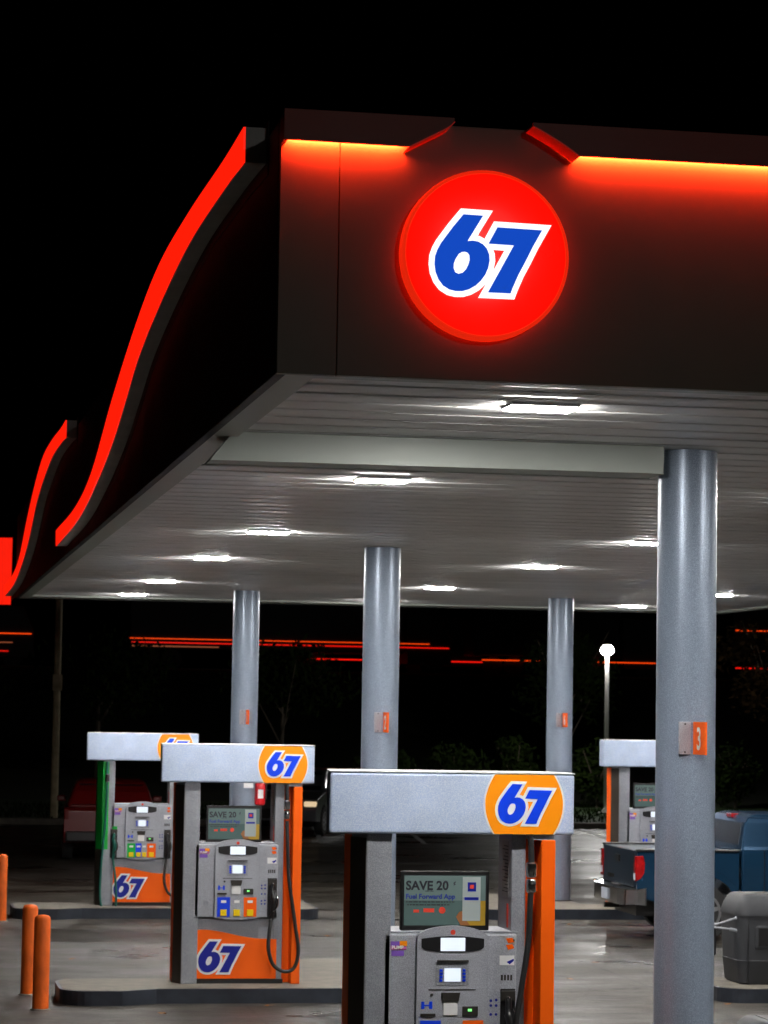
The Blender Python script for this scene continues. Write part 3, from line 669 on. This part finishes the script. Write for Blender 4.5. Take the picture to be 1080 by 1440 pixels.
# washer bucket with two squeegees beside the bin
o = empty('washer_bucket', (8.40, 26.9, CURB), 'black window washing bucket on a post, mostly hidden behind the nearest column', 'bucket')
obj('post', G().box(-.02, .02, .02, .06, 0, .30), M_dark, o); g = G(); g.prism([(-.11, -.12), (.13, -.12), (.13, .12), (-.11, .12)], .28, .58, 'z'); obj('tub', g, M_black, o, bevel=.02)
for k, (x0, z0, x1, z1, w) in enumerate(((8.45, .765, 8.78, .86, 'upper'), (8.45, .76, 8.69, .70, 'lower'))):
    q = empty('squeegee', (x0, 26.60, z0), '%s of two pale squeegee handles sticking out to the left of the grey bin' % w, 'squeegee', 'pale squeegee handles beside the bin')
    dx, dz = x1-x0, z1-z0
    g = G(); g.tube([(-.05, 0, -.02), (dx*.7, 0, dz*.7)], .011, 8); obj('handle', g, M_graylight, q, smooth=True)
    g = G(); g.tube([(dx*.68, 0, dz*.68), (dx, 0, dz)], .018, 8); obj('grip', g, M_graylight, q, smooth=True)

# fire extinguisher on the third column
o = empty('fire_extinguisher', (5.305, 38.55, 1.52), 'red fire extinguisher hanging on the column behind the middle pump', 'extinguisher')
g = G(); g.lathe([(.06, 0), (.078, .02), (.078, .30), (.06, .35), (.025, .375)], n=20); b = obj('cylinder', g, M_extred, o, smooth=True)
g = G(); g.box(-.035, .04, -.0795, -.07, .10, .23); obj('label_sheet', g, M_vwhite, b)
g = G(); g.lathe([(.022, .375), (.022, .42)], n=10); g.box(-.06, .05, -.012, .012, .42, .44); g.box(-.05, .03, -.012, .012, .455, .47); obj('valve', g, M_chrome, o)
g = G(); g.tube(spline([(.02, 0, .40), (.09, 0, .40), (.095, 0, .25), (.085, -.01, .08)], 5), .01, 8); obj('hose', g, M_rubber, o)
g = G(); g.box(-.09, .0, .02, .06, .20, .24); obj('bracket', g, M_dark, o)
o = tag(obj('notice_sheet', G().box(-.07, .07, -.004, 0, -.11, .11), M_vwhite, loc=(5.12, 38.432, 1.88)), 'small white notice on the column behind the middle pump', 'notice')

# ---------------------------------------------------------------- vehicles
def wheel(parent, x, y, z, rad, w, side):
    o = None
    g = G(); g.lathe([(rad*.66, -w/2), (rad*.95, -w/2), (rad, -w/2+.03), (rad, w/2-.03), (rad*.95, w/2), (rad*.66, w/2)], axis='y', n=32)
    g.v = [(a, b, c) for a, b, c in g.v]; t = obj('wheel', g, M_tread, parent, smooth=True, loc=(x, y, z))
    g = G(); s = side; yo = s*(w/2-.01)
    g.lathe([(rad*.66, 0), (rad*.66, .02), (rad*.58, .022), (rad*.55, -.03)] if s > 0 else [(rad*.55, .03), (rad*.58, -.022), (rad*.66, -.02), (rad*.66, 0)], c=(0, yo, 0), axis='y', n=32)
    g.m = 1; g.lathe([(rad*.56, -.028*s), (rad*.56, -.024*s)], c=(0, yo, 0), axis='y', n=24); g.m = 0
    for k in range(6):
        a = math.radians(60*k+15); ca, sa = math.cos(a), math.sin(a); hw = .035
        pts = [(ca*.04-sa*hw, sa*.04+ca*hw), (ca*rad*.62-sa*hw*.7, sa*rad*.62+ca*hw*.7), (ca*rad*.62+sa*hw*.7, sa*rad*.62-ca*hw*.7), (ca*.04+sa*hw, sa*.04-ca*hw)]
        g.prism(pts, yo-.012*s, yo+.012*s, 'y')
    g.lathe([(.07, -.015), (.07, .015)], c=(0, yo+.004*s, 0), axis='y', n=16)
    obj('rim', g, [M_rim2, M_black], t)
def arc2(cx, cz, rr, a0, a1, n=12): return [(cx+rr*math.cos(math.radians(a0+(a1-a0)*i/n)), cz+rr*math.sin(math.radians(a0+(a1-a0)*i/n))) for i in range(n+1)]
TR = empty('pickup_truck', (9.54, 34.25, .004), 'dark blue pickup truck with red tail light, behind the nearest column', 'pickup truck', None, math.radians(-1.0))
RX, FX, WR = .90, 3.92, .37   # axle positions from the tail
WD = .90
# lower body: one side profile with two arches, extruded as side skins
def sidepoly(x0, x1, zt, ax):
    pts = [(x0, zt), (x0, .58)]
    pts += [(ax-.50, .46)]+arc2(ax, .38, .47, 175, 5)+[(ax+.50, .42), (x1, .42), (x1, zt)]
    return pts
for s in (-1, 1):
    g = G(); g.prism(sidepoly(.02, 1.385, 1.15, RX), s*WD, s*(WD-.07), 'y'); obj('bed_side', g, M_truck, TR, bevel=.02, seg=3)
    g = G(); g.box(.0, 1.39, s*(WD-.03)-.06, s*(WD-.03)+.035, 1.152, 1.185); obj('bed_rail', g, M_black, TR, bevel=.012)
    g = G(); ar = arc2(RX, .38, .47, 172, 8)+list(reversed(arc2(RX, .38, .55, 172, 8))); g.prism(ar, s*(WD+.018), s*(WD-.01), 'y'); obj('arch_flare', g, M_truck, TR, bevel=.008)
    g = G(); g.prism([(-.006, 1.09), (.10, 1.10), (.125, 1.00), (.115, .88), (.07, .80), (-.006, .76)], s*(WD+.008), s*(WD-.09), 'y'); t = obj('tail_light', g, M_taillight, TR, bevel=.015, seg=3)
    g = G(); g.box(-.014, -.007, s*WD-.075 if s > 0 else s*WD+.005, s*WD-.005 if s > 0 else s*WD+.075, .785, .87); obj('reverse_lens', g, M_plate, t)
obj('tailgate', G().box(0, .06, -WD+.095, WD-.095, .68, 1.165), M_truckdark, TR, bevel=.018, seg=3)
obj('tailgate_handle', G().box(-.02, .001, -.10, .12, .98, 1.07), M_black, TR, bevel=.008)
g = G(); g.box(-.006, .001, -.16, .34, .66, .69); g.box(-.006, .001, .2, .55, .75, .80); obj('tailgate_badge', g, M_chrome, TR)
obj('bed_cover', G().box(.03, 1.38, -WD+.05, WD-.05, 1.13, 1.16), M_truckdark, TR, bevel=.01)
g = G(); g.prism([(-.13, -.86), (-.17, -.6), (-.18, 0), (-.17, .6), (-.10, .86), (.02, .93), (.12, .93), (.12, -.93), (.02, -.93)], .47, .67, 'z'); bp_ = obj('rear_bumper', g, M_chrome, TR, bevel=.03, seg=3)
obj('number_plate', G().box(-.192, -.181, -.17, .15, .49, .63), M_plate, bp_)
g = G(); g.box(-.186, -.179, -.45, .45, .655, .675); obj('step_pad', g, M_black, bp_)
g = G(); g.tube([(-.1, .35, .38), (.6, .35, .38)], .035, 10); obj('exhaust', g, M_dark, TR, smooth=True)
obj('chassis', G().box(.1, 4.9, -.55, .55, .30, .56), M_black, TR)
# cab
def loftx(secs, nm, m, par, **k):
    """secs: list of (z, x0, x1, halfwidth)"""
    vs = []; fs = []
    for z, a, b, w in secs: vs += [(a, -w, z), (b, -w, z), (b, w, z), (a, w, z)]
    for i in range(len(secs)-1):
        for k_ in range(4): fs.append((4*i+k_, 4*i+(k_+1) % 4, 4*i+4+(k_+1) % 4, 4*i+4+k_))
    fs.append((3, 2, 1, 0)); n = 4*(len(secs)-1); fs.append((n, n+1, n+2, n+3))
    return obj(nm, G().add(vs, fs), m, par, **k)
cab = loftx([(.42, 1.66, 3.62, .89), (.95, 1.66, 3.66, .905), (1.16, 1.66, 3.60, .895), (1.20, 1.67, 3.50, .875), (1.50, 1.73, 2.95, .79), (1.57, 1.79, 2.85, .75), (1.60, 1.90, 2.75, .68)], 'cab', M_truck, TR, bevel=.03, seg=3, loc=(-.235, 0, -.012)); cab.scale = (1, 1, 1.03)
g = G(); g.prism([(3.62, .42), (3.68, .45)]+arc2(FX+.235, .38, .47, 175, 5)+[(5.0, .45), (5.02, .85), (4.85, 1.02), (3.62, 1.12)], -.89, .89, 'y'); obj('bonnet', g, M_truck, TR, bevel=.03, seg=3, loc=(-.235, 0, 0))
for s in (-1, 1):
    g = G()
    def sp(x, z, o=.006): 
        w = .875+(z-1.20)/(1.50-1.20)*(.79-.875); return (x, s*(w+o), z)
    for (xa, xb, xc, xd) in ((2.02, 2.58, 2.56, 2.08), (2.66, 3.32, 2.98, 2.66)):
        a, b, c, d = sp(xa, 1.22), sp(xb, 1.22), sp(xc, 1.49), sp(xd, 1.49); a2, b2, c2, d2 = [(q[0], q[1]-s*.02, q[2]) for q in (a, b, c, d)]
        g.add([a, b, c, d, a2, b2, c2, d2], [(0, 1, 2, 3), (4, 7, 6, 5), (0, 4, 5, 1), (1, 5, 6, 2), (2, 6, 7, 3), (3, 7, 4, 0)])
    obj('side_window', g, M_glass, cab)
    for xx in (2.05, 2.72):
        g = G(); g.tube([(xx, s*.915, 1.03), (xx+.03, s*.935, 1.035), (xx+.15, s*.935, 1.035), (xx+.18, s*.912, 1.03)], .013, 8); obj('door_handle', g, M_black, cab, smooth=True)
    g = G()
    for xx in (1.96, 2.63): g.box(xx, xx+.008, s*.9-.012, s*.9+.0085, .52, 1.16)
    obj('door_gap', g, M_black, cab)
g = G(); a = [(1.675, -.70, 1.22), (1.675, .70, 1.22), (1.722, .66, 1.49), (1.722, -.66, 1.49)]
g.add([(x-.008, y, z) for x, y, z in a]+[(x+.02, y, z) for x, y, z in a], [(0, 3, 2, 1), (4, 5, 6, 7), (0, 1, 5, 4), (1, 2, 6, 5), (2, 3, 7, 6), (3, 0, 4, 7)]); rw = obj('rear_window', g, M_glasspale, cab)
g = G(); g.box(1.75, 1.86, -.13, .13, 1.54, 1.592); obj('brake_light', g, M_taillight, cab, bevel=.01)
for X_ in (RX, FX):
    for s in (-1, 1): wheel(TR, X_, s*.79, WR, WR, .24, s)

def car(x, y, rz, paint, label, nm='parked_car'):
    """compact hatchback, nose towards +x local"""
    o = empty(nm, (x, y, 0), label, 'car', None, rz)
    low = [(-2.05, .34), (-2.1, .55), (-2.08, .95), (-1.98, 1.0), (1.15, 1.0), (1.95, .86), (2.12, .62), (2.1, .34)]+arc2(1.30, .33, .38, 0, 180)+arc2(-1.30, .33, .38, 0, 180)
    g = G(); g.prism(low, -.88, .88, 'y'); bd = obj('body', g, paint, o, bevel=.10, seg=4)
    secs = [(1.0, -1.98, 1.15, .84), (1.30, -1.72, .62, .74), (1.47, -1.45, .25, .66), (1.52, -1.25, .05, .60)]
    cb = loftx(secs, 'cabin', paint, o, bevel=.09, seg=4)
    def hw(z): return .84+(z-1.0)/.47*(.66-.84)
    for s in (-1, 1):
        g = G()
        for (xa, xb, xc, xd) in ((-1.6, -.45, -.45, -1.25), (-.38, .85, .22, -.38)):
            q = [(xa, s*(hw(1.05)+.006), 1.05), (xb, s*(hw(1.05)+.006), 1.05), (xc, s*(hw(1.40)+.006), 1.40), (xd, s*(hw(1.40)+.006), 1.40)]; g.add(q+[(a, b-s*.03, c) for a, b, c in q], [(0, 1, 2, 3), (4, 7, 6, 5), (0, 4, 5, 1), (1, 5, 6, 2), (2, 6, 7, 3), (3, 7, 4, 0)])
        obj('side_window', g, M_glass, cb)
        g = G(); g.box(-2.115, -2.0, s*.86-.07, s*.86+.01, .78, .98) if s > 0 else g.box(-2.115, -2.0, s*.86-.01, s*.86+.07, .78, .98); obj('tail_light', g, M_cartail, bd, bevel=.01)
        g = G(); g.box(1.96, 2.10, s*.72-.15, s*.72+.15, .68, .80); obj('headlight', g, M_head if paint is M_silvercar else M_glasspale, bd, bevel=.03)
        g = G(); g.box(.55, .70, s*.95-.09, s*.95+.09, 1.03, 1.15); obj('mirror', g, paint, bd, bevel=.03)
    def slab(x0, z0, x1, z1, w0, w1, nm, off):
        q = [(x0+off, -w0, z0), (x0+off, w0, z0), (x1+off, w1, z1), (x1+off, -w1, z1)]; g = G(); g.add(q+[(a-off*3, b, c-.02) for a, b, c in q], [(0, 3, 2, 1), (4, 5, 6, 7), (0, 1, 5, 4), (1, 2, 6, 5), (2, 3, 7, 6), (3, 0, 4, 7)]); obj(nm, g, M_glass, cb)
    slab(-1.93, 1.05, -1.50, 1.44, .74, .60, 'rear_window', -.01); slab(1.08, 1.04, .30, 1.45, .74, .60, 'windscreen', .012)
    obj('number_plate', G().box(-2.125, -2.112, -.22, .22, .76, .88), M_plate, bd)
    obj('bumper', G().box(-2.16, -2.05, -.84, .84, .36, .56), M_black, bd, bevel=.03)
    obj('grille', G().box(2.10, 2.14, -.5, .5, .40, .62), M_black, bd, bevel=.01)
    for X_ in (-1.3, 1.3):
        for s in (-1, 1): wheel(o, X_, s*.80, .33, .33, .20, s)
car(4.25, 52.6, math.radians(86), M_redcar, 'dark red hatchback parked in shadow behind the farthest left pump')
car(9.67, 63.1, math.radians(-112), M_silvercar, 'silver car with a lit headlight, in shadow between the middle and nearest pumps')

# ---------------------------------------------------------------- lamp post, pole
def street_lamp(x, y, z, h, label):
    o = empty('street_lamp', (x, y, z), label, 'street lamp', 'pale lamp posts around the station'); k = h-4.62
    g = G(); g.lathe([(.22, 0), (.22, .03)], n=8); g.lathe([(.11, .03), (.11, .12)], n=16); obj('base', g, M_galv, o)
    g = G(); g.tube([(0, 0, .05), (0, 0, 4.44+k)], [.075, .055], 14); obj('pole', g, M_galv, o, smooth=True)
    g = G(); g.lathe([(.10, 4.762+k), (.12, 4.78+k), (.05, 4.81+k)], n=16); hd = obj('head', g, M_galv, o, bevel=.02)
    g = G(); g.lathe([(.05, 4.50+k), (.12, 4.52+k), (.175, 4.57+k), (.185, 4.62+k), (.165, 4.69+k), (.10, 4.74+k), (.03, 4.76+k)], n=20); obj('lens', g, M_streetlamp, hd, smooth=True)
    g = G(); g.tube([(0, 0, 4.42+k), (0, 0, 4.5+k)], .055, 10); obj('neck', g, M_galv, hd)
street_lamp(20.0, 73.2, .13, 4.62, 'tall pale lamp post with a glaring white head, standing on the grass at the right')
# its twin in front of the station: the photo shows it as the white glint on the round sign
street_lamp(8.2, -15.7, .0, 10.2, 'lamp post in front of the canopy, seen only as a glint on the round sign')
o = empty('utility_pole', (4.0, 66.6, .1), 'slim brown utility pole in the dark at the far left under the canopy edge', 'utility pole')
g = G(); g.tube([(0, 0, -.1), (0, 0, 9.5)], [.10, .075], 12); obj('pole', g, M_wood, o, smooth=True)
g = G(); g.box(-.12, .12, -.18, -.09, 3.2, 3.6); obj('meter_box', g, M_wood, o)

# red lit wall panel beyond the canopy's far left corner
o = empty('lit_wall_panel', (1.2, 50, 4.5), 'red and orange glowing panels at the left edge beside the canopy corner', 'lit panel')
obj('panel', G().box(-.6, .62, 0, .1, .30, 1.55), mat('panel_red_lit', (.4, .01, 0), .5, emit=(1., .01, .002), es=.36), o); obj('panel', G().box(.66, .90, 0, .1, .30, 1.55), mat('deep_red_lit', (.4, .01, 0), .5, emit=(.6, .008, .002), es=.8), o)
obj('glow_strip', G().box(.38, .55, -.012, -.002, .32, 1.45), M_orangeglow, o)
obj('base_strip', G().box(-.6, .50, -.05, .1, .02, .09), mat('yellow_lit', (.6, .4, 0), .5, emit=(1., .55, .02), es=.6), o)
obj('post', G().box(-.5, -.3, .1, .3, -4.5, 1.5), M_dark, o)
g = G()
for k in range(7): g.box(-.58+k*.17, -.565+k*.17, -.02, -.001, .31, 1.54)
obj('rib', g, M_dark, o)

# ---------------------------------------------------------------- made-up long vehicles carrying the traffic light streaks on the raised road
def traffic_streak(x0, x1, y, lamps, label):
    o = empty('traffic_streak', ((x0+x1)/2, y, 4.80), label, 'traffic_streak', 'added lorries carrying traffic light streaks')
    h = (x1-x0)/2
    g = G(); g.box(-h, h-2.4, 0, 2.5, 1.0, 3.7); obj('trailer', g, M_trailer, o, bevel=.05)
    g = G(); g.prism([(h-2.2, .5), (h, .5), (h, 1.8), (h-.5, 2.9), (h-2.2, 3.0)], 0, 2.4, 'y'); obj('cab', g, M_trailer, o, bevel=.05)
    for xx in (-h+1, -h+2.1, h-3.6, h-1.0):
        g = G(); g.lathe([(.5, 0), (.5, .3)], c=(xx, .05, .5), axis='y', n=20); obj('wheel', g, M_tread, o)
    for (a, b, z, m, t) in lamps:  # strips stand for the light trails of passing traffic
        g = G(); g.box(a-(x0+x1)/2, b-(x0+x1)/2, -.06, -.01, z-4.8-t/2, z-4.8+t/2); obj('trail_strip', g, m, o)
traffic_streak(11.3, 27.4, 130, [(11.3, 26.3, 6.31, M_amber, .035), (11.3, 27.3, 6.12, M_redtrail, .045), (11.4, 15.7, 5.94, M_dimtrail, .05)], 'amber and red traffic streaks on an added vehicle, left of centre on the raised road')
traffic_streak(19.0, 29.8, 133, [(20.2, 29.7, 5.52, M_redtrail, .06)], 'single red traffic streak on an added vehicle, behind the amber and red one')
traffic_streak(28.6, 38.6, 130, [(29.0, 38.4, 5.58, M_amber, .045)], 'one thin amber traffic streak on an added vehicle passing behind the street lamp')
traffic_streak(42.2, 56, 130, [(42.3, 55, 7.35, M_amber, .05), (43.1, 55, 6.30, M_dimtrail, .045), (42.3, 55, 5.42, M_redtrail, .06)], 'amber and red traffic streaks on an added vehicle at the right edge of the photo')
traffic_streak(-8, 6.6, 130, [(-7.5, 6.5, 6.41, M_amber, .045), (-7, 5.6, 5.97, M_dimtrail, .04), (-7, 5.4, 5.55, M_redtrail, .04)], 'thin amber traffic streaks on an added vehicle at the left edge of the photo')

# ---------------------------------------------------------------- planting
def leaves(g, c, rad, n, size, clump=9):
    cs = []
    for _ in range(clump):
        while True:
            q = Vector([random.uniform(-1, 1) for _ in range(3)])
            if q.length < 1: break
        cs.append((Vector(c)+Vector((q.x*rad[0]*.7, q.y*rad[1]*.7, q.z*rad[2]*.7)), random.uniform(.3, .55)))
    for _ in range(n):
        cc, k = random.choice(cs); d = Vector([random.gauss(0, 1) for _ in range(3)]).normalized()*random.random()**.4
        q = cc+Vector((d.x*rad[0]*k, d.y*rad[1]*k, d.z*rad[2]*k))
        u = Vector([random.gauss(0, 1) for _ in range(3)]).normalized(); w = u.orthogonal().normalized(); s = size*random.uniform(.6, 1.3)
        g.add([q-u*s, q+w*s*.4, q+u*s, q-w*s*.4], [(0, 1, 2, 3)])
def shrub(x, y, h, w, label, m=M_leaf, trunk=.0, z0=.13, nm='shrub', n=1500):
    o = empty(nm, (x, y, z0), label, 'tree' if trunk else 'shrub', 'dark shrubs and trees beyond the car park')
    g = G(); c = trunk+(h-trunk)*.5
    leaves(g, (0, 0, c), (w/2, w/2*.8, (h-trunk)*.5), n, .11 if not trunk else .14, 12 if not trunk else 20); obj('crown', g, m, o)
    g = G(); g.tube([(0, 0, -.1), (.04, .02, c*.6), (.0, .05, c)], [.09 if trunk else .04, .07 if trunk else .03, .02], 8)
    for k in range(5):
        a = random.uniform(0, 6.28); g.tube([(.02, .02, c*random.uniform(.4, .8)), (math.cos(a)*w*.3, math.sin(a)*w*.3, c+random.uniform(0, .3)*h)], [.03, .008], 6)
    obj('trunk', g, M_bark, o)
for i, (x, h, w, t) in enumerate(((14.4, 1.9, 2.0, 'low leafy shrub left of the far right column'), (16.6, 2.0, 2.2, 'leafy shrub above the nearest pump header'), (18.6, 2.4, 1.9, 'rounded shrub between the far right column and the street lamp'),
        (20.9, 2.3, 2.0, 'shrub right of the street lamp, above the far pump'), (25.4, 2.2, 1.8, 'shrub just right of the nearest column'), (27.6, 2.4, 2.2, 'shrub at the right edge beside the pickup roof'))):
    shrub(x, 77.5+.5*(i % 3), h, w, t)
for i, (x, y, h, w, t, m) in enumerate(((28.3, 82, 6.2, 5.0, 'brownish tree at the right edge with its lowest leaves lit', M_leafbrown), (21.6, 84, 5.5, 4.5, 'dark tree behind the street lamp', M_leaf), (12.2, 84, 5.0, 4.6, 'dark tree behind the middle column', M_leaf), (6.4, 85, 5.2, 4.8, 'dark tree behind the farthest left pump', M_leaf), (1.2, 84, 4.8, 4.2, 'dark tree in the shadow at the far left', M_leaf))):
    shrub(x, y, h, w, t, m, trunk=h*.42, z0=.2, nm='tree', n=2600)
g = G()
for _ in range(9000):
    x, y = random.uniform(-2, 34), random.uniform(66.4, 76); h = random.uniform(.05, .14); a = random.uniform(0, 6.28); dx, dy = math.cos(a)*.03, math.sin(a)*.03
    g.add([(x-dx, y-dy, .12), (x+dx, y+dy, .12), (x+random.gauss(0, .03), y+random.gauss(0, .03), .13+h)], [(0, 1, 2)])
tag(obj('grass', g, M_leaf), 'short dark green grass on the verge beyond the car park', 'grass', kind='stuff')

# ---------------------------------------------------------------- markings and litter
g = G()
def line(a, b, w, z=.008):
    a, b = Vector(a), Vector(b); d = (b-a).normalized(); n = Vector((-d.y, d.x))*w/2
    g.add([(a.x-n.x, a.y-n.y, z), (b.x-n.x, b.y-n.y, z), (b.x+n.x, b.y+n.y, z), (a.x+n.x, a.y+n.y, z)], [(0, 1, 2, 3)])
for k in range(-2, 6): line((9.33+2.3*k, 57.6), (9.33+2.3*k+1.1, 65.8), .12)
struct('parking_markings', g, M_paintline)
spots = [(3.72, 26.02), (4.5, 25.2), (8.2, 30.4), (9.6, 31.2), (7.4, 28.5), (5.9, 29.8), (2.1, 30.9), (3.0, 24.2), (8.8, 24.5), (8.4, 26.0), (9.9, 33.6), (9.3, 35.9), (2.6, 25.4), (4.0, 31.6), (6.2, 26.4), (7.1, 30.8), (8.9, 28.9), (1.9, 28.6), (7.6, 36.3), (5.1, 22.9), (6.9, 20.8), (9.1, 30.0), (10.2, 36.0), (10.6, 36.2), (5.6, 34.0), (7.9, 33.1), (6.6, 24.0)]
for (x, y) in spots:
    g = G(); a = random.uniform(0, 6.28); s = random.uniform(.025, .05); pts = []
    for k in range(9):
        t = a+k*6.283/9; rr_ = s*(1 if k % 2 else .6); pts.append((math.cos(t)*rr_*1.4, math.sin(t)*rr_, random.uniform(.002, .02)))
    g.add([(0, 0, .012)]+pts, [(0, 1+k, 1+(k+1) % 9) for k in range(9)])
    tag(obj('fallen_leaf', g, M_dry, loc=(x, y, .006)), 'small curled orange leaf lying on the wet concrete', 'leaf', 'fallen leaves on the forecourt')
